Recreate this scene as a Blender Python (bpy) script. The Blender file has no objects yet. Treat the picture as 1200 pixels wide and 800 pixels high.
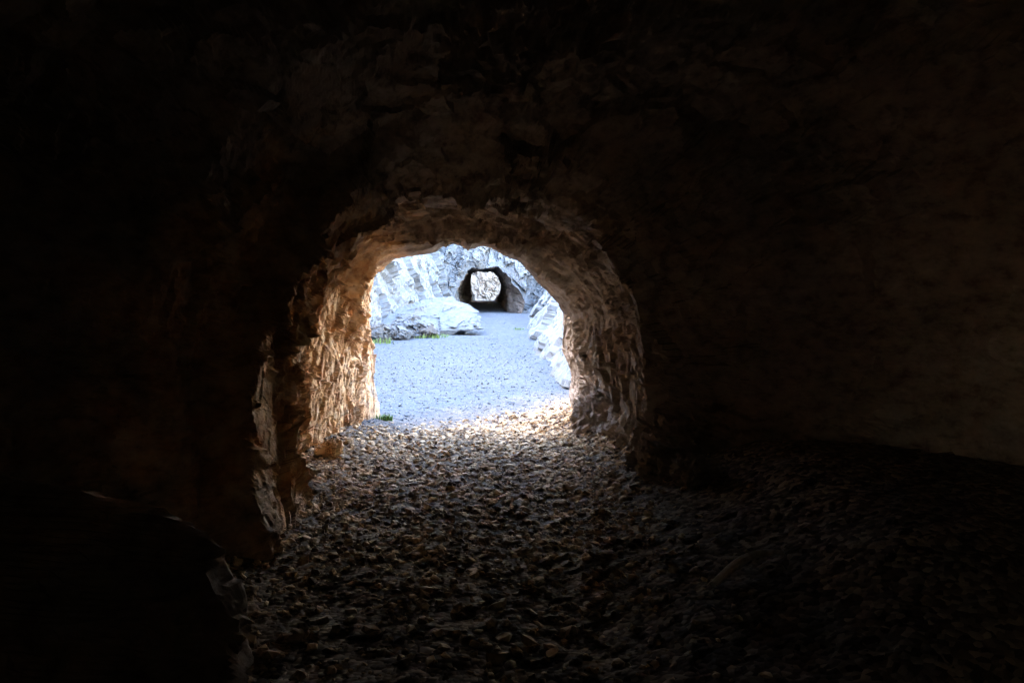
import bpy, bmesh, math, random
import numpy as np
from mathutils import Vector, Matrix

R = math.radians
SC = bpy.context.scene
COL = SC.collection

# ------------------------------------------------------------------ camera
F = 942.0                      # focal length in pixels of the 1200 x 800 photograph
PITCH = math.atan(65.0 / F)    # camera tilted slightly down
CAM_Z = 1.6
cam = bpy.data.cameras.new("camera")
cam.sensor_width = 36.0
cam.lens = 36.0 * F / 1200.0
cam.clip_start = 0.05
cam.clip_end = 2000.0
cam_o = bpy.data.objects.new("camera", cam)
COL.objects.link(cam_o)
cam_o.location = (0, 0, CAM_Z)
cam_o.rotation_euler = (R(90) - PITCH, 0, 0)
SC.camera = cam_o

# ------------------------------------------------------------------ sky, sun, exposure
SUN_EL, SUN_AZ = 44.0, 262.0   # azimuth measured clockwise from +Y (the way the camera looks)
world = bpy.data.worlds.new("World")
SC.world = world
world.use_nodes = True
wn = world.node_tree
wn.nodes.clear()
sky = wn.nodes.new("ShaderNodeTexSky")
sky.sky_type = 'NISHITA'
sky.sun_disc = False
sky.sun_elevation = R(SUN_EL)
sky.sun_rotation = R(SUN_AZ)
bg = wn.nodes.new("ShaderNodeBackground")
bg.inputs["Strength"].default_value = 0.052
wo = wn.nodes.new("ShaderNodeOutputWorld")
wn.links.new(sky.outputs[0], bg.inputs["Color"])
wn.links.new(bg.outputs[0], wo.inputs["Surface"])

sun = bpy.data.lights.new("sun", 'SUN')
sun.energy = 5.0
sun.angle = R(0.5)
sun.color = (1.0, 0.93, 0.82)
sun_o = bpy.data.objects.new("sun", sun)
COL.objects.link(sun_o)
_d = Vector((math.sin(R(SUN_AZ)) * math.cos(R(SUN_EL)), math.cos(R(SUN_AZ)) * math.cos(R(SUN_EL)), math.sin(R(SUN_EL))))
sun_o.rotation_euler = _d.to_track_quat('Z', 'Y').to_euler()
sun_o.location = (0, 0, 60)

SC.view_settings.view_transform = 'Standard'
SC.view_settings.look = 'None'
SC.view_settings.gamma = 1.0
SC.view_settings.use_curve_mapping = False
SC.view_settings.exposure = 7.4
SC.cycles.max_bounces = 14
SC.cycles.diffuse_bounces = 10
SC.cycles.glossy_bounces = 3
SC.cycles.sample_clamp_indirect = 0.0

# ------------------------------------------------------------------ numpy noise
def _hash(ix, iy, iz, seed):
    h = (ix.astype(np.uint32) * np.uint32(374761393) + iy.astype(np.uint32) * np.uint32(668265263)
         + iz.astype(np.uint32) * np.uint32(2147483647 - 58) + np.uint32((seed * 974711 + 13) & 0xffffffff))
    h ^= h >> np.uint32(13); h *= np.uint32(1274126177)
    h ^= h >> np.uint32(16); h *= np.uint32(2246822519)
    h ^= h >> np.uint32(15)
    return h

def _u(h, k):
    g = h * np.uint32((2654435761 + 2 * k * 40503) & 0xffffffff | 1)
    g ^= g >> np.uint32(15); g *= np.uint32(2246822519); g ^= g >> np.uint32(13)
    return g.astype(np.float64) / 4294967296.0

def vnoise(p, scale, seed):
    """smooth value noise, -1..1"""
    q = p / scale
    i = np.floor(q).astype(np.int64); f = q - i
    f = f * f * f * (f * (f * 6 - 15) + 10)
    out = np.zeros(len(p))
    for dx in (0, 1):
        wx = f[:, 0] if dx else 1 - f[:, 0]
        for dy in (0, 1):
            wy = f[:, 1] if dy else 1 - f[:, 1]
            for dz in (0, 1):
                wz = f[:, 2] if dz else 1 - f[:, 2]
                out += wx * wy * wz * _u(_hash(i[:, 0] + dx, i[:, 1] + dy, i[:, 2] + dz, seed), 1)
    return out * 2 - 1

def fbm(p, scale, seed, octaves=4, gain=0.5):
    s = np.zeros(len(p)); a = 1.0
    for o in range(octaves):
        s += a * vnoise(p, scale / (2.03 ** o), seed + 17 * o); a *= gain
    return s

def facet(p, scale, seed, tilt=1.0, stretch=(1, 1, 1)):
    """broken-rock noise: each random cell is a tilted flat face, with sharp steps between cells (about -1..1)"""
    q = p / (scale * np.array(stretch))
    i = np.floor(q).astype(np.int64)
    best = np.full(len(p), 1e9); val = np.zeros(len(p))
    for dx in (-1, 0, 1):
        for dy in (-1, 0, 1):
            for dz in (-1, 0, 1):
                cx, cy, cz = i[:, 0] + dx, i[:, 1] + dy, i[:, 2] + dz
                h = _hash(cx, cy, cz, seed)
                ex = q[:, 0] - (cx + _u(h, 1)); ey = q[:, 1] - (cy + _u(h, 2)); ez = q[:, 2] - (cz + _u(h, 3))
                dd = ex * ex + ey * ey + ez * ez
                m = dd < best
                best[m] = dd[m]
                v = (_u(h, 4) - 0.5) * 1.2 + tilt * (ex * (_u(h, 5) - 0.5) + ey * (_u(h, 6) - 0.5) + ez * (_u(h, 7) - 0.5)) * 2
                val[m] = v[m]
    return val

def smooth(a, b, x):
    t = np.clip((x - a) / (b - a), 0, 1)
    return t * t * (3 - 2 * t)

def at(px, py, depth):
    """the point at a depth in front of the camera that the photograph shows at px, py"""
    u, v = (px - 600.0) / F, (400.0 - py) / F
    y = math.cos(PITCH) + v * math.sin(PITCH)
    z = v * math.cos(PITCH) - math.sin(PITCH)
    t = depth / y
    return (u * t, depth, CAM_Z + z * t)

# ------------------------------------------------------------------ mesh helpers
def grid_mesh(name, P, mat, closed_u=False, closed_v=False, flat=True):
    """P: rows x cols x 3"""
    n, m = P.shape[:2]
    idx = np.arange(n * m).reshape(n, m)
    a = idx; b = np.roll(idx, -1, 1); c = np.roll(b, -1, 0); d = np.roll(idx, -1, 0)
    rn = n if closed_v else n - 1
    cn = m if closed_u else m - 1
    q = np.stack([a, b, c, d], -1)[:rn, :cn].reshape(-1, 4)
    return raw_mesh(name, P.reshape(-1, 3), q, mat, flat)

def raw_mesh(name, V, Q, mat, flat=True):
    me = bpy.data.meshes.new(name)
    k = Q.shape[1]
    me.vertices.add(len(V)); me.vertices.foreach_set("co", np.asarray(V, np.float32).ravel())
    me.loops.add(Q.size); me.loops.foreach_set("vertex_index", Q.astype(np.int32).ravel())
    me.polygons.add(len(Q))
    me.polygons.foreach_set("loop_start", np.arange(0, Q.size, k, dtype=np.int32))
    me.polygons.foreach_set("loop_total", np.full(len(Q), k, np.int32))
    me.polygons.foreach_set("use_smooth", np.full(len(Q), not flat, bool))
    me.update(calc_edges=True)
    me.validate()
    me.materials.append(mat)
    o = bpy.data.objects.new(name, me)
    COL.objects.link(o)
    return o

def tag(o, label=None, cat=None, group=None, kind=None):
    if label: o["label"] = label
    if cat: o["category"] = cat
    if group: o["group"] = group
    if kind: o["kind"] = kind
    return o

# ------------------------------------------------------------------ materials
def new_mat(name, rough=0.9, spec=0.25):
    m = bpy.data.materials.new(name); m.use_nodes = True
    nt = m.node_tree; b = nt.nodes["Principled BSDF"]
    b.inputs["Roughness"].default_value = rough
    b.inputs["Specular IOR Level"].default_value = spec
    return m, nt, b

def N(nt, kind, **kw):
    n = nt.nodes.new(kind)
    for k, v in kw.items():
        if k in n.inputs: n.inputs[k].default_value = v
        else: setattr(n, k, v)
    return n

def ramp(nt, fac, stops):
    r = nt.nodes.new("ShaderNodeValToRGB")
    e = r.color_ramp.elements
    while len(e) < len(stops): e.new(0.5)
    for el, (p, c) in zip(e, stops):
        el.position = p; el.color = (*c, 1)
    nt.links.new(fac, r.inputs[0])
    return r.outputs[0]

def mixc(nt, fac, a, b, mode='MIX'):
    n = nt.nodes.new("ShaderNodeMix"); n.data_type = 'RGBA'; n.blend_type = mode
    if isinstance(fac, (int, float)): n.inputs[0].default_value = fac
    else: nt.links.new(fac, n.inputs[0])
    for s, v in ((6, a), (7, b)):
        if isinstance(v, tuple): n.inputs[s].default_value = (*v, 1)
        else: nt.links.new(v, n.inputs[s])
    return n.outputs[2]

def mapped(nt, scale=(1, 1, 1), rot=(0, 0, 0)):
    tc = nt.nodes.new("ShaderNodeTexCoord")
    mp = nt.nodes.new("ShaderNodeMapping")
    mp.inputs["Scale"].default_value = scale
    mp.inputs["Rotation"].default_value = rot
    nt.links.new(tc.outputs["Object"], mp.inputs["Vector"])
    return mp.outputs[0]

def noise_tex(nt, vec, scale, detail=6, rough=0.6):
    n = N(nt, "ShaderNodeTexNoise"); n.inputs["Scale"].default_value = scale
    n.inputs["Detail"].default_value = detail; n.inputs["Roughness"].default_value = rough
    nt.links.new(vec, n.inputs["Vector"])
    return n.outputs["Fac"]

def bump(nt, b, height, strength, dist):
    n = N(nt, "ShaderNodeBump"); n.inputs["Strength"].default_value = strength
    n.inputs["Distance"].default_value = dist
    nt.links.new(height, n.inputs["Height"])
    nt.links.new(n.outputs[0], b.inputs["Normal"])

def mat_tunnel_rock():
    m, nt, b = new_mat("brown_tunnel_rock", 0.85, 0.3)
    v = mapped(nt)
    n1 = noise_tex(nt, v, 1.6, 5)
    n2 = noise_tex(nt, mapped(nt, (1, .6, 1.4), (.3, .2, .5)), 9, 8, .65)
    c1 = ramp(nt, n1, [(.30, (.205, .15, .105)), (.50, (.275, .207, .15)), (.70, (.34, .268, .20))])
    # brighter ochre on the left side near the mouth, painting in warm bounced light
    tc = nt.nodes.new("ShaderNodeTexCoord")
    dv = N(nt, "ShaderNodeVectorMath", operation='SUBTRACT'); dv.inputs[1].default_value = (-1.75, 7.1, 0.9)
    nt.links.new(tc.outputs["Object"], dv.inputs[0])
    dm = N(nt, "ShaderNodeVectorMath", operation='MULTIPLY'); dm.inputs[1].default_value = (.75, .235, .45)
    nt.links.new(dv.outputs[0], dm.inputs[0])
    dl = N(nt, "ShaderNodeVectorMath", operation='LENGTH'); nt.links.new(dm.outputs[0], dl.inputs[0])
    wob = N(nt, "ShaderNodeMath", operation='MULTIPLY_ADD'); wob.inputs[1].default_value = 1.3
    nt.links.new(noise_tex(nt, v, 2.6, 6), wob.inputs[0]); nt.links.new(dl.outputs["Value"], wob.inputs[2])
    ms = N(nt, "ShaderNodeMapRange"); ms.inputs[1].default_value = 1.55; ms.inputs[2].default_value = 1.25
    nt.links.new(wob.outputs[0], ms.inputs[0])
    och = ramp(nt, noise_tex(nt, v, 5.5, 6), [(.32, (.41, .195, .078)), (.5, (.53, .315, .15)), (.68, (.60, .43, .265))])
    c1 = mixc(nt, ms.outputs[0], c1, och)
    c2 = ramp(nt, n2, [(.30, (.42, .32, .25)), (.52, (.92, .92, .92)), (.72, (1.25, 1.2, 1.12))])
    nt.links.new(mixc(nt, 1.0, c1, c2, 'MULTIPLY'), b.inputs["Base Color"])
    bump(nt, b, noise_tex(nt, v, 45, 8, .7), .6, .012)
    return m

def mat_pale_rock(name, stops, crack=.35, cs=1.1, rot=(.5, .4, .2)):
    m, nt, b = new_mat(name, 0.9, 0.2)
    v = mapped(nt)
    n1 = noise_tex(nt, v, .55, 6)
    n2 = noise_tex(nt, mapped(nt, (1, .7, .45), rot), 3.2, 9, .68)
    c1 = ramp(nt, n1, stops)
    c2 = ramp(nt, n2, [(.30, (.68, .67, .66)), (.46, (.95, .95, .95)), (.70, (1.10, 1.09, 1.07))])
    c = mixc(nt, 1.0, c1, c2, 'MULTIPLY')
    vo = N(nt, "ShaderNodeTexVoronoi"); vo.feature = 'DISTANCE_TO_EDGE'; vo.inputs["Scale"].default_value = cs
    warp = N(nt, "ShaderNodeTexNoise"); warp.inputs["Scale"].default_value = 1.7; warp.inputs["Detail"].default_value = 5
    mv = mapped(nt, (1, .8, .5), rot)
    nt.links.new(mv, warp.inputs["Vector"])
    ad = N(nt, "ShaderNodeVectorMath", operation='MULTIPLY_ADD'); ad.inputs[1].default_value = (.9, .9, .9)
    nt.links.new(warp.outputs["Color"], ad.inputs[0]); nt.links.new(mv, ad.inputs[2])
    nt.links.new(ad.outputs[0], vo.inputs["Vector"])
    ck = ramp(nt, vo.outputs["Distance"], [(0.0, (1 - crack,) * 3), (.022, (1 - crack * .5,) * 3), (.05, (1, 1, 1))])
    nt.links.new(mixc(nt, 1.0, c, ck, 'MULTIPLY'), b.inputs["Base Color"])
    bump(nt, b, noise_tex(nt, v, 7, 10, .7), .5, .05)
    return m

def mat_gravel_ground():
    m, nt, b = new_mat("gravel_ground", 0.95, 0.15)
    tc = nt.nodes.new("ShaderNodeTexCoord")
    sx = nt.nodes.new("ShaderNodeSeparateXYZ"); nt.links.new(tc.outputs["Object"], sx.inputs[0])
    v = mapped(nt)
    # one gravel: brown inside, blue-grey outside, the mouth's change of light painted in
    nz = noise_tex(nt, v, 2.2, 6)
    ad = N(nt, "ShaderNodeMath", operation='MULTIPLY_ADD'); ad.inputs[1].default_value = 2.0
    nt.links.new(nz, ad.inputs[0]);     sl = N(nt, "ShaderNodeMath", operation='MULTIPLY_ADD'); sl.inputs[1].default_value = -1.0
    nt.links.new(sx.outputs[0], sl.inputs[0]); nt.links.new(sx.outputs[1], sl.inputs[2])
    mr = N(nt, "ShaderNodeMapRange"); mr.inputs[1].default_value = 10.2; mr.inputs[2].default_value = 13.0
    nt.links.new(sl.outputs[0], ad.inputs[2])
    nt.links.new(ad.outputs[0], mr.inputs[0])
    vo = N(nt, "ShaderNodeTexVoronoi"); vo.inputs["Scale"].default_value = 34
    nt.links.new(v, vo.inputs["Vector"])
    sc = N(nt, "ShaderNodeSeparateColor"); nt.links.new(vo.outputs["Color"], sc.inputs[0])
    br = ramp(nt, sc.outputs[0], [(0, (.05, .032, .02)), (.5, (.12, .08, .05)), (1, (.26, .19, .125))])
    pale = ramp(nt, sc.outputs[1], [(0, (.038, .043, .048)), (.15, (.050, .057, .066)), (1, (.062, .069, .078))])
    c = mixc(nt, mr.outputs[0], br, pale)
    c = mixc(nt, 1.0, c, ramp(nt, noise_tex(nt, v, .8, 5), [(.3, (.86, .86, .86)), (.7, (1.08, 1.07, 1.05))]), 'MULTIPLY')
    nt.links.new(c, b.inputs["Base Color"])
    inv = N(nt, "ShaderNodeMath", operation='SUBTRACT'); inv.inputs[0].default_value = 1.0
    nt.links.new(vo.outputs["Distance"], inv.inputs[1])
    bump(nt, b, inv.outputs[0], .7, .014)
    return m

def mat_stone(name, stops, scale=24, spec=.25):
    m, nt, b = new_mat(name, 0.85, spec)
    tc = nt.nodes.new("ShaderNodeTexCoord")
    n = N(nt, "ShaderNodeTexNoise"); n.inputs["Scale"].default_value = scale; n.inputs["Detail"].default_value = 3
    nt.links.new(tc.outputs["Object"], n.inputs["Vector"])
    nt.links.new(ramp(nt, n.outputs["Fac"], stops), b.inputs["Base Color"])
    return m

def mat_plain(name, col, rough=.8):
    m, nt, b = new_mat(name, rough, .2)
    v = mapped(nt)
    n = noise_tex(nt, v, 30, 4)
    nt.links.new(ramp(nt, n, [(.3, tuple(c * .7 for c in col)), (.7, tuple(min(1, c * 1.25) for c in col))]), b.inputs["Base Color"])
    return m

M_TUN = mat_tunnel_rock()
M_PALE = mat_pale_rock("pale_cliff_rock", [(.3, (.088, .094, .098)), (.5, (.110, .116, .119)), (.7, (.106, .109, .106))], .15)
M_BANK = mat_pale_rock("pale_bank_rock", [(.3, (.095, .102, .106)), (.5, (.115, .121, .124)), (.7, (.107, .112, .107))], .18, 1.6, (.9, .2, .6))
M_BOULD = mat_pale_rock("boulder_rock", [(.3, (.088, .074, .058)), (.5, (.080, .086, .090)), (.7, (.084, .092, .099))], .3, 2.4)
M_FAR = mat_pale_rock("distant_rock", [(.3, (.19, .155, .12)), (.5, (.23, .19, .15)), (.7, (.20, .16, .12))], .85, .8, (.9, .3, .7))
M_DARK = mat_pale_rock("shade_darkened_cliff_rock", [(.3, (.07, .055, .045)), (.5, (.10, .08, .065)), (.7, (.085, .066, .05))])  # cliff rock darkened and browned: the far bore's shade put into its colour
M_GROUND = mat_gravel_ground()
M_GRAVEL = mat_stone("brown_gravel_stone", [(.40, (.09, .050, .024)), (.5, (.33, .20, .095)), (.62, (.66, .46, .26))], 14)
M_CHIP = mat_stone("daylight_offset_gravel_stone", [(.3, (.034, .037, .041)), (.5, (.054, .06, .067)), (.7, (.072, .079, .086))], 14)  # outdoor copy of the gravel, base colour lowered to offset the daylight there
M_WARM_LIT = mat_stone("warm_lit_stone", [(.3, (.40, .20, .08)), (.5, (.56, .34, .16)), (.7, (.64, .46, .28))], 6)  # warm light at the left jamb's foot, put into the block's colour
M_GRASS = mat_plain("grass_blade", (.12, .18, .045))
M_STICK = mat_plain("dry_wood", (.60, .52, .42))

# ------------------------------------------------------------------ ground height
def ground_z(x, y):
    x = np.asarray(x, float); y = np.asarray(y, float)
    ins = smooth(12.5, 9.0, y) * smooth(1.0, 4.0, y)
    z = ins * (.20 * smooth(.2, 1.1, x) + .30 * smooth(.9, 2.0, x) * smooth(8, 5.5, y) + .10 * smooth(-1.2, -1.8, x))
    z = z - .06 * np.exp(-((y - 10.5) / 2.5) ** 2)
    z = z + .07 * smooth(30, 46, y) + .42 * smooth(46, 61, y) - 1.2 * smooth(62.5, 66, y)
    return z

# ------------------------------------------------------------------ solid rock mass bored by a tunnel
def polar(outline, d, c):
    pts = np.array([(at(px, py, d)[0] - c[0], at(px, py, d)[2] - c[1]) for px, py in outline])
    return np.arctan2(pts[:, 1], pts[:, 0]), np.hypot(pts[:, 0], pts[:, 1])

def polar_m(outline, c):
    pts = np.array(outline) - np.array(c)
    return np.arctan2(pts[:, 1], pts[:, 0]), np.hypot(pts[:, 0], pts[:, 1])

def resample(outline_xz, c, th):
    """radius at each angle of a closed outline given in metres (ray against its edges)"""
    P = np.array(outline_xz) - np.array(c)
    Q = np.roll(P, -1, 0)
    out = np.zeros(len(th))
    dx, dz = np.cos(th), np.sin(th)
    best = np.full(len(th), 0.0)
    for a, b in zip(P, Q):
        e = b - a
        den = dx * e[1] - dz * e[0]
        den = np.where(np.abs(den) < 1e-9, 1e-9, den)
        t = (a[0] * e[1] - a[1] * e[0]) / den
        s = (a[0] * dz - a[1] * dx) / den
        ok = (t > 0) & (s >= -1e-6) & (s <= 1 + 1e-6)
        best = np.where(ok & (t > best), t, best)
    return best

def px_outline(pts, d):
    return [(at(x, y, d)[0], at(x, y, d)[2]) for x, y in pts]

def angles(n, n_low, lo=-135, hi=-45):
    up = np.linspace(R(hi), R(360 + lo), n, endpoint=False)
    dn = np.linspace(R(360 + lo), R(360 + hi), n_low, endpoint=False)
    return np.concatenate([up, dn])

# ---- the tunnel the camera stands in
MOUTH = 9.8
mouth_px = [(440, 520), (446, 488), (443, 470), (438, 448), (434, 424), (431, 400), (430, 370), (431, 345), (437, 326), (448, 313), (463, 303),
            (480, 300), (498, 297), (510, 294), (520, 289), (530, 287), (540, 288), (548, 292), (556, 290), (564, 288), (576, 291), (590, 299),
            (607, 306), (620, 317), (632, 330), (645, 343), (656, 355), (664, 369), (663, 385), (661, 400), (664, 420), (669, 434),
            (671, 450), (668, 467), (676, 500), (660, 560), (460, 560)]
jamb_px = [(330, 600), (338, 560), (347, 500), (349, 440), (350, 390), (354, 350), (366, 316), (388, 284), (420, 258), (465, 240), (520, 231), (570, 234),
           (620, 247), (665, 268), (705, 300), (742, 345), (752, 372), (742, 415), (738, 450), (742, 490), (722, 530), (712, 560), (700, 620), (360, 640)]
def near_outline(l, r, top, b=-.6):
    cx = (l + r) / 2; w = (r - l) / 2; pts = []
    for k in range(41):
        a = R(-20 + 220 * k / 40)
        ca, sa = math.cos(a), math.sin(a)
        x = cx + w * math.copysign(abs(ca) ** .75, ca)
        z = .95 + (top - .95) * math.copysign(abs(sa) ** .85, sa) if sa > 0 else .95 + sa * 2.6
        pts.append((x, z))
    return pts + [(l + .3, b), (r - .3, b)]

def mouth_d(py):
    # the portal's face leans back: its brow is nearer to the camera than its foot
    return MOUTH - 1.35 * (1 - min(1, max(0, (py - 292) / 150.0)))

KEYS = [  # depth, centre, outline in metres
    (-16, (-.1, .95), near_outline(-1.4, 1.3, 2.3)),
    (-4, (.1, 1.0), near_outline(-2.0, 2.1, 2.9)),
    (1.5, (.2, 1.1), near_outline(-2.75, 3.3, 3.35)),
    (3.8, (.2, 1.1), near_outline(-2.75, 3.6, 3.35)),
    (4.5, (.2, 1.1), near_outline(-1.90, 3.5, 3.35)),
    (5.6, (.0, 1.05), near_outline(-1.84, 2.45, 2.85)),
    (6.3, (-.33, 1.0), near_outline(-1.80, 1.06, 2.33)),
    (6.9, (-.38, .98), px_outline(jamb_px, 6.9)),
    (MOUTH, (-.5, .93), [(at(x, y, mouth_d(y))[0], at(x, y, mouth_d(y))[2]) for x, y in mouth_px]),
]

def build_near_tunnel():
    th = angles(760, 90)
    nt = len(th)
    rk = np.array([resample(o, c, th) for d, c, o in KEYS])
    dk = np.array([k[0] for k in KEYS]); ck = np.array([k[1] for k in KEYS])
    rows_d = np.concatenate([np.linspace(-16, 1.0, 120, endpoint=False), np.linspace(1.0, 5.0, 190, endpoint=False),
                             np.linspace(5.0, MOUTH, 360)])
    n = len(rows_d)
    rad = np.stack([np.interp(rows_d, dk, rk[:, j]) for j in range(nt)], 1)
    cx = np.interp(rows_d, dk, ck[:, 0]); cz = np.interp(rows_d, dk, ck[:, 1])
    bend = np.where(rows_d < -3, -.04 * (rows_d + 3) ** 2, 0)      # the way back curves out of sight
    Y = np.repeat(rows_d[:, None], nt, 1)
    # the mouth is cut a little obliquely: the right jamb stands farther out
    X0 = cx[:, None] + rad * np.cos(th)
    Z0 = cz[:, None] + rad * np.sin(th)
    # left buttress: a step that faces back into the tunnel
    left = smooth(.25, .8, -np.cos(th))[None, :] * np.ones((n, 1))
    d0 = 4.45 + .45 * np.clip(Z0, 0, 2.2) + .12 * vnoise(np.stack([X0 * 0, X0 * 0, Z0], -1).reshape(-1, 3), .3, 5).reshape(n, nt)
    butt = smooth(0, .16, Y - d0) * smooth(2.3, .5, Y - d0)
    rad = rad - left * butt * (.33 - .03 * np.clip(Z0, 0, 2))
    # left foreground outcrop, low down
    out = np.clip((Y - 1.5) / 1.35, 0, 1) * smooth(3.75, 3.45, Y + .12 * vnoise(np.stack([X0 * 0, X0 * 0, Z0], -1).reshape(-1, 3), .22, 8).reshape(n, nt))
    Zs = Z0 + .60 * np.clip(3.5 - Y, 0, 2)         # its crest climbs away from the camera
    fin = -1.07 - .13 * (Y - 2.9) - .25 * smooth(.2, .6, Zs) - 1.7 * smooth(.50, 1.0, Zs) - .05 * np.sin(Z0 * 9)
    xs = np.maximum(0, fin - (cx[:, None] + rad * np.cos(th))) * out
    # broken rock
    P = np.stack([cx[:, None] + rad * np.cos(th) + xs, Y, cz[:, None] + rad * np.sin(th)], -1).reshape(-1, 3)
    W = P + .045 * np.stack([fbm(P, .5, 41, 3), fbm(P, .5, 42, 3), fbm(P, .5, 43, 3)], -1)
    yy = P[:, 1]
    ca, sa = math.cos(.55), math.sin(.55)          # the rock splits along steep dipping planes
    W2 = np.stack([W[:, 0], ca * W[:, 1] - sa * W[:, 2], sa * W[:, 1] + ca * W[:, 2]], -1)
    far = smooth(6.0, 9.2, yy)                     # keep the mouth's outline
    near = smooth(5.5, 3.5, yy)
    disp = (.10 * (1 - .75 * far) + .03 * near) * facet(W, .62, 1, .9, (1, 1.1, 1))
    disp += .080 * (1 - .40 * far) * facet(W2, .30, 2, 1.1, (.8, .9, 1.3))
    flaky = .35 + .75 * np.maximum(smooth(-.25, .35, fbm(P, .7, 81, 2)), smooth(-.9, -1.5, P[:, 0]) * far)
    disp += .034 * flaky * (1 - .5 * near) * facet(W2, .13, 3, 1.2, (.9, .8, 1.3))
    disp += .010 * flaky * (1 - .5 * near) * facet(W, .055, 4, 1.2, (.9, .8, 1.3))
    disp += .010 * fbm(P, .12, 9, 4, .6)
    disp -= .07 * smooth(.10, 0, np.abs(fbm(W2, .55, 71, 3))) + .016 * (1 - .6 * near) * smooth(.12, 0, np.abs(fbm(W2, .2, 72, 3)))   # open joints
    smo = smooth(-.1, .35, fbm(P, .8, 77, 2))     # some smoother slabs
    rad = rad + (disp * (.45 + .55 * smo) * (1 - .5 * smooth(9.0, 9.8, yy))).reshape(n, nt)
    X = (cx + bend)[:, None] + rad * np.cos(th) + xs; Z = cz[:, None] + rad * np.sin(th)
    zz = np.clip((Z - .85) / 1.15, 0, 1)
    Y = Y - 1.35 * zz * smooth(6.9, MOUTH, Y)
    Y = Y + np.clip(X + .2, 0, 2)[:] * .28 * smooth(6.5, MOUTH, Y)
    inner = np.stack([X, Y, Z], -1)
    # outside: the mouth flares into the hill's face, then over the hill and back in at the rear
    rows = [inner]
    end = inner[-1]; c_end = np.array([cx[-1], 0, cz[-1]])
    dirs = np.stack([np.cos(th), np.zeros(nt), np.sin(th)], -1)
    g = [.02, .05, .1, .17, .26, .38, .55, .8, 1.1, 1.5, 2.0, 2.6, 3.4, 4.4, 5.6, 7, 8.8, 11, 13.5]
    for k, e in enumerate(g):
        p = end + dirs * e
        p[:, 1] += .10 * min(1, e / .3) - .45 * max(0, e - .3)
        q = p.copy(); q[:, 1] *= .5
        p[:, 1] += (.25 * min(1, e) * facet(p, .9, 21, .9) + .03 * min(1, e * 4) * facet(p, .25, 22, .9))
        rows.append(p[None])
    top = rows[-1][0]
    back = inner[0] + dirs * 13.5
    for t in np.linspace(.08, 1, 26):
        p = top * (1 - t) + back * t
        p = p + dirs * (2.5 * math.sin(math.pi * t)) + dirs * (.8 * fbm(p, 4.0, 31, 4))[:, None]
        rows.append(p[None])
    for e in (10, 7, 4.5, 2.5, 1.2, .5, .15):
        rows.append((inner[0] + dirs * e)[None])
    P = np.concatenate(rows, 0)
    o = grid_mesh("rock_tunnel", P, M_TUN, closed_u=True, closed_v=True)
    tag(o, "dark rough-hewn brown rock tunnel whose ragged arch frames the bright opening", "tunnel")
    return o
near_tunnel = build_near_tunnel()

# ---- the small tunnel through the pale cliff at the end of the path
PORTAL, EXIT = 45.0, 62.0
portal_px = [(520, 390), (538, 362), (533, 345), (539, 331), (547, 316.5), (553, 314), (566, 315), (584, 311.5), (590, 316.5), (599, 326), (603, 334), (611, 345),
             (613.5, 358), (611, 372), (608, 390)]
throat_px = [(520, 390), (538, 362), (533.5, 345), (539.5, 331), (547, 317), (553, 315), (566, 316), (580, 314), (586, 320), (592, 330), (595, 338), (596, 346),
             (596.5, 358), (596, 372), (594, 390)]
THROAT = 46.4
exit_px = [(557, 362), (556, 350), (553, 341), (551.5, 330), (552, 321), (555, 317), (563, 315.5), (572, 315), (579, 318), (585, 325), (588, 334), (586, 343), (581, 350), (577, 354), (572, 364)]

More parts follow.
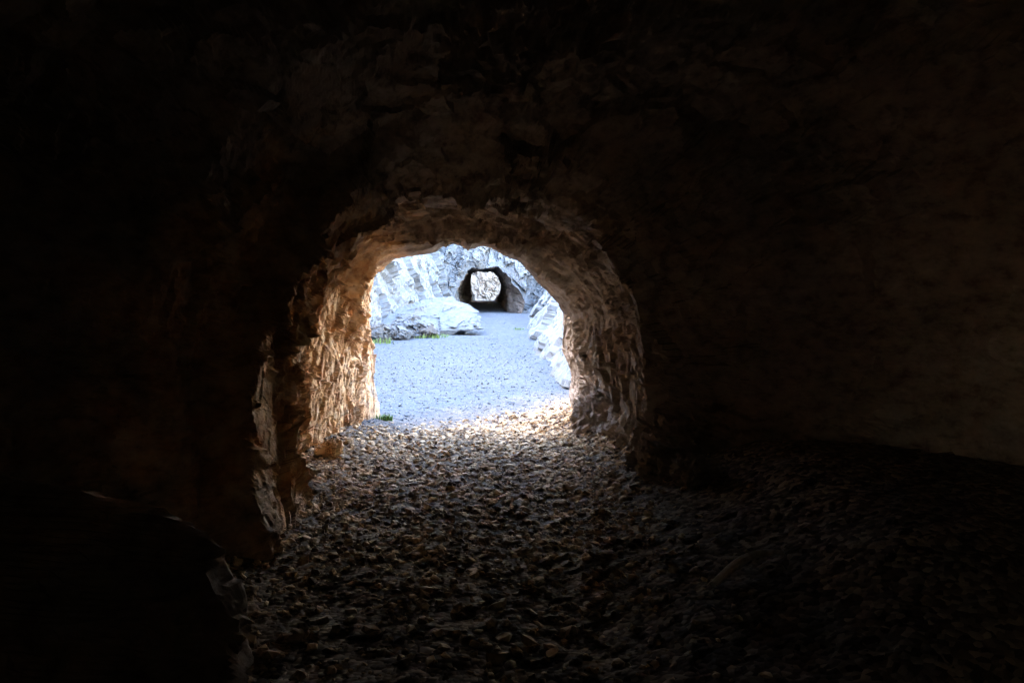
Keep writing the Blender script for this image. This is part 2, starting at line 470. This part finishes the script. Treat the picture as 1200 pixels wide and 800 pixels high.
def build_far_tunnel():
    th = angles(260, 60, -125, -55)
    nt = len(th)
    c0 = at(573, 340, PORTAL); c1 = at(569, 337, EXIT)
    r0 = resample(px_outline(portal_px, PORTAL), (c0[0], c0[2]), th)
    r1 = resample(px_outline(exit_px, EXIT), (c1[0], c1[2]), th)
    rt = resample(px_outline(throat_px, THROAT), (c0[0], c0[2]), th)
    d = np.concatenate([np.linspace(EXIT, THROAT, 110, endpoint=False), np.linspace(THROAT, PORTAL, 24)])
    t = ((d - PORTAL) / (EXIT - PORTAL))[:, None]
    t = np.clip((d - THROAT) / (EXIT - THROAT), 0, 1)[:, None]; u = np.clip((d - PORTAL) / (THROAT - PORTAL), 0, 1)[:, None]
    rad = (r0 * (1 - u) + rt * u) * (1 - t) + r1 * t
    cx = c0[0] * (1 - t) + c1[0] * t; cz = c0[2] * (1 - t) + c1[2] * t
    Y = np.repeat(d[:, None], nt, 1)
    P = np.stack([cx + rad * np.cos(th), Y, cz + rad * np.sin(th)], -1).reshape(-1, 3)
    edge = np.sin(np.pi * t) * np.ones((1, nt))
    rad = rad + (.16 * edge.reshape(-1) * facet(P, .9, 51, .9) + .10 * facet(P, .55, 52, .9) + .05 * facet(P, .2, 53, .9)).reshape(rad.shape)
    inner = np.stack([cx + rad * np.cos(th), Y, cz + rad * np.sin(th)], -1)
    rows = [inner]; end = inner[-1]
    dirs = np.stack([np.cos(th), np.zeros(nt), np.sin(th)], -1)
    g = np.concatenate([np.linspace(.05, 5, 90), np.geomspace(5.2, 22, 26)])
    for e in g:
        p = end + dirs * e
        p[:, 1] += -.35 * math.exp(-e / .3) * 0 + .30 * e
        p[:, 1] += min(1, e * 2) * (.45 * facet(p, 1.6, 61, .9, (.8, 1, 1.5)) + .20 * facet(p, .6, 62, .9, (.7, 1, 1.5)) + .07 * facet(p, .2, 63, .9))
        rows.append(p[None])
    top = rows[-1][0]; back = inner[0] + dirs * 16
    for q in np.linspace(.1, 1, 12):
        p = top * (1 - q) + back * q
        rows.append((p + dirs * (1.0 * fbm(p, 5, 33, 3))[:, None])[None])
    for e in (11, 7, 4, 2, .9, .3):
        rows.append((inner[0] + dirs * e)[None])
    o = grid_mesh("rock_tunnel", np.concatenate(rows, 0), M_PALE, True, True)
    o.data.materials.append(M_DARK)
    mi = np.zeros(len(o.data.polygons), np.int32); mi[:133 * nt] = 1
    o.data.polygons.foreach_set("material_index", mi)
    tag(o, "small dark tunnel bored through the pale cliff at the end of the gravel path", "tunnel")
build_far_tunnel()

# ------------------------------------------------------------------ cliffs and bank
def cliff(name, base, H, lean, back, mat, label, cat, seed, ds=.07, dh=.07, amp=1.0, side=1, stretch=(1, 1, 1.4), vis_h=5.5, far_up=0):
    base = np.array(base, float)
    L = np.concatenate([[0], np.cumsum(np.hypot(*(base[1:] - base[:-1]).T))])
    s = np.linspace(0, L[-1], int(L[-1] / ds))
    bx = np.interp(s, L, base[:, 0]); by = np.interp(s, L, base[:, 1])
    k = max(3, int(1.2 / ds)) | 1
    ker = np.hanning(k + 2)[1:-1]; ker /= ker.sum()
    bx = np.convolve(np.pad(bx, k // 2, 'edge'), ker, 'valid'); by = np.convolve(np.pad(by, k // 2, 'edge'), ker, 'valid')
    tx, ty = np.gradient(bx), np.gradient(by); l = np.hypot(tx, ty); nx, ny = side * ty / l, -side * tx / l
    h = np.concatenate([np.arange(-.6, vis_h, dh), np.geomspace(vis_h, H, 40)])
    Hh, S = np.meshgrid(h, s, indexing='ij')
    hs = np.interp(by, [15, 23], [H, H + far_up])[None]
    Hh = np.where(Hh > vis_h, vis_h + (Hh - vis_h) * (hs - vis_h) / (H - vis_h), Hh)
    lean_h = lean * np.maximum(Hh, 0) + .02 * np.maximum(Hh, 0) ** 2 * lean
    X = bx[None] - nx[None] * lean_h; Y = by[None] - ny[None] * lean_h
    P = np.stack([X, Y, Hh], -1).reshape(-1, 3)
    W = P + .6 * np.stack([fbm(P, 1.5, seed + 1, 3), fbm(P, 1.5, seed + 2, 3), fbm(P, 1.5, seed + 3, 3)], -1)
    dsp = amp * (.50 * facet(W, 2.2, seed, .9, stretch) + .15 * facet(W, .9, seed + 5, 1.0, stretch) + .07 * facet(W, .38, seed + 6, 1.0, stretch)
                 + .045 * facet(W, .16, seed + 7, 1.0) + .16 * fbm(P * np.array([1, .8, .45]), .8, seed + 8, 6, .6))
    dsp = dsp.reshape(Hh.shape)
    G = np.stack([X + nx[None] * dsp, Y + ny[None] * dsp, Hh + .3 * dsp * (Hh > 0)], -1)
    # the top runs back away from the edge, so that the mass has a depth
    rows = [G]
    for e in (1, 3, 6, 10, 16):
        q = G[-1].copy(); q[:, 0] -= nx * e * back; q[:, 1] -= ny * e * back; q[:, 2] += .35 * e + .4 * fbm(q, 2.5, seed + 9, 3)
        rows.append(q[None])
    q = rows[-1][0].copy(); q[:, 2] = -1
    rows.append(q[None])
    o = grid_mesh(name, np.concatenate(rows, 0), mat)
    return tag(o, label, cat)

cliff("cliff", [(-5.0, 4.0), (-4.6, 8.6), (-4.5, 13), (-4.5, 17), (-4.5, 21), (-4.35, 25), (-4.1, 32), (-3.9, 39), (-3.5, 43), (-2.6, 46.5)], 12.6, .34, 1, M_PALE,
      "pale fractured cliff rising left of the path behind the flat boulder", "cliff", 101, side=1, far_up=4, amp=.75)  # height out of view and hidden near end shaped to shade path and mouth
cliff("rock_bank", [(1.6, 10.9), (.92, 13), (.74, 16), (.68, 24), (.74, 32), (.86, 40), (1.0, 47)], 9, .72, 1, M_BANK,
      "pale sloping rock bank along the right edge of the path", "bank", 151, side=-1, amp=.40, ds=.06, dh=.06, stretch=(1.2, 1.6, .8))
cliff("cliff", [(9, 74), (4, 73), (0, 73.5), (-4, 73), (-6, 70), (-6.5, 63)], 15, .30, 1, M_FAR,
      "cracked rock face glimpsed through the small far tunnel", "cliff", 181, side=-1, ds=.12, dh=.12, amp=.6)  # left end bent forward: an added unseen wing that keeps sun off the face

# ------------------------------------------------------------------ ground, one sheet
def build_ground():
    xs = np.concatenate([-np.geomspace(150, 6.2, 22), np.linspace(-6, -2.2, 50, endpoint=False), np.linspace(-2.2, 2.6, 190, endpoint=False),
                         np.linspace(2.6, 6, 40), np.geomspace(6.2, 150, 22)])
    ys = np.concatenate([np.linspace(-60, 1, 80, endpoint=False), np.linspace(1, 13, 420, endpoint=False), np.linspace(13, 48, 400, endpoint=False), np.linspace(48, 80, 90), np.geomspace(82, 400, 20)])
    Y, X = np.meshgrid(ys, xs, indexing='ij')
    Z = ground_z(X, Y)
    P = np.stack([X, Y, X * 0], -1).reshape(-1, 3)
    inb = ((np.abs(P[:, 0]) < 6) & (P[:, 1] < 50))
    Z = Z + (inb * (.030 * fbm(P, .9, 201, 4) + .012 * facet(P, .11, 202, .8))).reshape(Z.shape)
    Z = Z + (~inb * .0).reshape(Z.shape)
    o = grid_mesh("path", np.stack([X, Y, Z], -1), M_GROUND)
    tag(o, kind="structure")
build_ground()

# ------------------------------------------------------------------ loose gravel (nobody could count it)
def scatter(name, count, xr, yr, size, mat, seed, keep=None, flatten=.45, group_label=None):
    rng = np.random.default_rng(seed)
    u = rng.random((count, 2))
    x = xr[0] + (xr[1] - xr[0]) * u[:, 0]
    y = yr[0] + (yr[1] - yr[0]) * u[:, 1]
    if keep is not None:
        k = rng.random(count) < keep(x, y); x, y = x[k], y[k]
    n = len(x)
    t = (1 + 5 ** .5) / 2
    ico = np.array([(-1, t, 0), (1, t, 0), (-1, -t, 0), (1, -t, 0), (0, -1, t), (0, 1, t), (0, -1, -t), (0, 1, -t), (t, 0, -1), (t, 0, 1), (-t, 0, -1), (-t, 0, 1)]) / math.hypot(1, t)
    tri = np.array([(0, 11, 5), (0, 5, 1), (0, 1, 7), (0, 7, 10), (0, 10, 11), (1, 5, 9), (5, 11, 4), (11, 10, 2), (10, 7, 6), (7, 1, 8),
                    (3, 9, 4), (3, 4, 2), (3, 2, 6), (3, 6, 8), (3, 8, 9), (4, 9, 5), (2, 4, 11), (6, 2, 10), (8, 6, 7), (9, 8, 1)])
    s = size[0] * (size[1] / size[0]) ** (rng.random(n) ** 2.2)
    V = ico[None] * (1 + .38 * (rng.random((n, 12, 1)) - .5) * 2)
    V = V * np.stack([s * (.8 + .7 * rng.random(n)), s * (.7 + .5 * rng.random(n)), s * flatten * (.6 + .9 * rng.random(n))], -1)[:, None]
    a = rng.random(n) * 2 * math.pi; b = (rng.random(n) - .5) * 1.1
    c, sn = np.cos(b)[:, None], np.sin(b)[:, None]
    V = np.stack([V[..., 0] * c + V[..., 2] * sn, V[..., 1], -V[..., 0] * sn + V[..., 2] * c], -1)
    c, sn = np.cos(a)[:, None], np.sin(a)[:, None]
    V = np.stack([V[..., 0] * c - V[..., 1] * sn, V[..., 0] * sn + V[..., 1] * c, V[..., 2]], -1)
    P = np.stack([x, y, x * 0], -1)
    z = ground_z(x, y) + .030 * fbm(P, .9, 201, 4) + s * flatten * .35
    V = V + np.stack([x, y, z], -1)[:, None]
    Q = (tri[None] + 12 * np.arange(n)[:, None, None]).reshape(-1, 3)
    o = raw_mesh(name, V.reshape(-1, 3), Q, mat)
    return tag(o, kind="stuff")

scatter("gravel", 52000, (-2.1, 2.2), (2.6, 12.5), (.008, .036), M_GRAVEL, 11, keep=lambda x, y: smooth(11.0, 8.8, y - 1.0 * x) * (.25 + .75 * smooth(3.2, 6.5, y)) * (1 - smooth(.5, 1.2, x) * smooth(7.5, 5.8, y)), flatten=.6)
scatter("gravel_chips", 14000, (-4.5, 1.2), (9.0, 30.0), (.008, .024), M_CHIP, 12, keep=lambda x, y: smooth(30, 12, y) * smooth(9.0, 11.0, y - 1.0 * x))

# ------------------------------------------------------------------ boulders and rocks
def rock(name, loc, dims, rot, mat, seed, label, cat, group=None, sub=5, rough=1.0):
    bm = bmesh.new()
    bmesh.ops.create_icosphere(bm, subdivisions=sub, radius=1)
    me = bpy.data.meshes.new(name); bm.to_mesh(me); bm.free()
    co = np.zeros(len(me.vertices) * 3, np.float32); me.vertices.foreach_get("co", co); co = co.reshape(-1, 3).astype(float)
    nrm = co.copy()
    p = co + np.array([seed * 3.7, seed * 1.3, seed * 2.1])
    d = rough * (.26 * facet(p, .95, seed, .9) + .10 * facet(p, .42, seed + 1, 1.0) + .04 * facet(p, .18, seed + 2, 1.0) + .05 * fbm(p, .5, seed + 3, 4))
    co = co + nrm * d[:, None]
    co = np.clip(co, -1.05, 1.05) * np.array(dims) / 2
    me.vertices.foreach_set("co", co.astype(np.float32).ravel())
    me.materials.append(mat); me.update()
    o = bpy.data.objects.new(name, me); COL.objects.link(o)
    o.location = loc; o.rotation_euler = rot
    return tag(o, label, cat, group)

def on_ground(px, py):
    """where the photograph's pixel meets the ground"""
    d = 2.0
    for _ in range(4000):
        p = at(px, py, d)
        if p[2] <= float(ground_z(p[0], p[1])): break
        d += .02
    return p

p = on_ground(520, 392)
rock("boulder", (-2.72, 27.6, .40), (3.2, 3.8, .85), (R(12), R(-8), R(14)), M_BOULD, 301,
     "large flat-topped pale boulder beside the path in front of the far tunnel", "boulder", sub=6, rough=.8)
for k, (px, py, w, h, lab) in enumerate([
        (482, 396, 1.25, .85, "tan angular rock wedged against the left end of the flat boulder"),
        (462, 398, .85, .55, "low white rock at the cliff foot with grass before it"),
        (440, 401, .75, .60, "rounded pale rock nearest the left edge of the bright opening"),
        (500, 396, .70, .50, "small white rock under the flat boulder's front edge")]):
    q = on_ground(px, py)
    rock("rock", (q[0], q[1] + w * .4, h * .30), (w, w, h), (.1 * k, .15, 1.1 * k), M_BOULD, 320 + 7 * k, lab, "rock", sub=5)

# rubble on the tunnel floor
for k, (px, py, d, w, h, lab) in enumerate([
        (800, 545, 6.3, .55, .42, "brown rubble block leaning on the right tunnel wall past the stick"),
        (775, 590, 5.9, .42, .26, "brown rubble block below the right jamb, flat on the gravel"),
        (815, 615, 5.4, .40, .22, "dim brown slab on the gravel between right wall and stick"),
        (700, 520, 8.2, .55, .55, "brown angular block standing at the foot of the right jamb"),
        (386, 543, 7.2, .26, .16, "orange brown low block at the foot of the left jamb")]):
    x, y, z = at(px, py, d)
    zz = float(ground_z(x, y))
    rock("rock", (x, y, zz + h * .25), (w, w * .8, h), (.2, .15 * k, .8 * k), M_WARM_LIT if 'orange' in lab else M_TUN, 360 + 5 * k, lab, "rock", sub=5, rough=1.5)
for k, (px, py, w, lab) in enumerate([
        (490, 655, .15, "pale flat stone lying on the gravel in the tunnel, left of centre"),
        (650, 640, .10, "pale flat stone on the dim gravel right of centre"),
        (712, 655, .15, "grey flat stone on the dark gravel below the right jamb"),
        (702, 602, .13, "grey angular stone on the gravel beside the right rubble")]):
    q = on_ground(px, py)
    rock("stone", (q[0], q[1], q[2] + .02), (w, w * .7, w * .35), (0.1, .12, 1.3 * k), M_GRAVEL, 400 + 5 * k, lab, "stone", sub=3)

# ------------------------------------------------------------------ stick on the floor at the right
def tube(name, pts, radii, mat, seg=8):
    pts = [Vector(p) for p in pts]; V = []
    for i, p in enumerate(pts):
        t = (pts[min(i + 1, len(pts) - 1)] - pts[max(i - 1, 0)]).normalized()
        a = t.orthogonal().normalized(); b = t.cross(a)
        for k in range(seg):
            an = 2 * math.pi * k / seg
            V.append(p + (a * math.cos(an) + b * math.sin(an)) * radii[i])
    return grid_mesh(name, np.array([tuple(v) for v in V]).reshape(len(pts), seg, 3), mat, closed_u=True)

pts = []; rr = []
for k in range(15):
    t = k / 14
    px = 836 + 82 * t; py = 693 - 37 * t - 7 * math.sin(math.pi * t)
    q = on_ground(px, py)
    pts.append((q[0], q[1], q[2] + .035 + .03 * math.sin(math.pi * t))); rr.append(.020 * (1 - .75 * abs(t - .35)) + .003)
o = tube("branch", pts, rr, M_STICK)
tag(o, "thin pale curved branch lying in the dark at lower right", "branch")

# ------------------------------------------------------------------ grass tufts
def tuft(px, py, n, h, spread, seed, label, group="green grass tufts by the path", dz=0):
    rng = random.Random(seed)
    c = on_ground(px, py)
    V = []; Q = []
    for k in range(n):
        a = rng.random() * 6.283; r = spread * rng.random() ** .6
        bx, by = r * math.cos(a), r * math.sin(a) * .5
        hh = h * (.5 + .7 * rng.random()); w = .006 + .10 * h * .12
        ld = rng.random() * 6.283; lx, ly = math.cos(ld) * hh * .5, math.sin(ld) * hh * .5
        px_, py_ = -math.sin(ld) * w, math.cos(ld) * w
        i = len(V)
        V += [(bx - px_, by - py_, -.02), (bx + px_, by + py_, -.02), (bx + lx * .35 + px_ * .8, by + ly * .35 + py_ * .8, hh * .6),
              (bx + lx * .35 - px_ * .8, by + ly * .35 - py_ * .8, hh * .6), (bx + lx + px_ * .1, by + ly + py_ * .1, hh), (bx + lx - px_ * .1, by + ly - py_ * .1, hh)]
        Q += [(i, i + 1, i + 2, i + 3), (i + 3, i + 2, i + 4, i + 5)]
    o = raw_mesh("grass_tuft", np.array(V), np.array(Q), M_GRASS)
    o.location = (c[0], c[1], c[2] + dz)
    tag(o, label, "grass", group)

tuft(449, 492, 90, .065, .12, 1, "bright green grass tuft at the foot of the left jamb")
tuft(448, 402, 50, .15, .35, 2, "green grass under the rocks at the left cliff foot")
tuft(508, 396, 150, .13, .62, 3, "yellow green grass strip before the flat boulder")
tuft(608, 386, 60, .08, .22, 5, "faint green grass on the far right edge of the path")
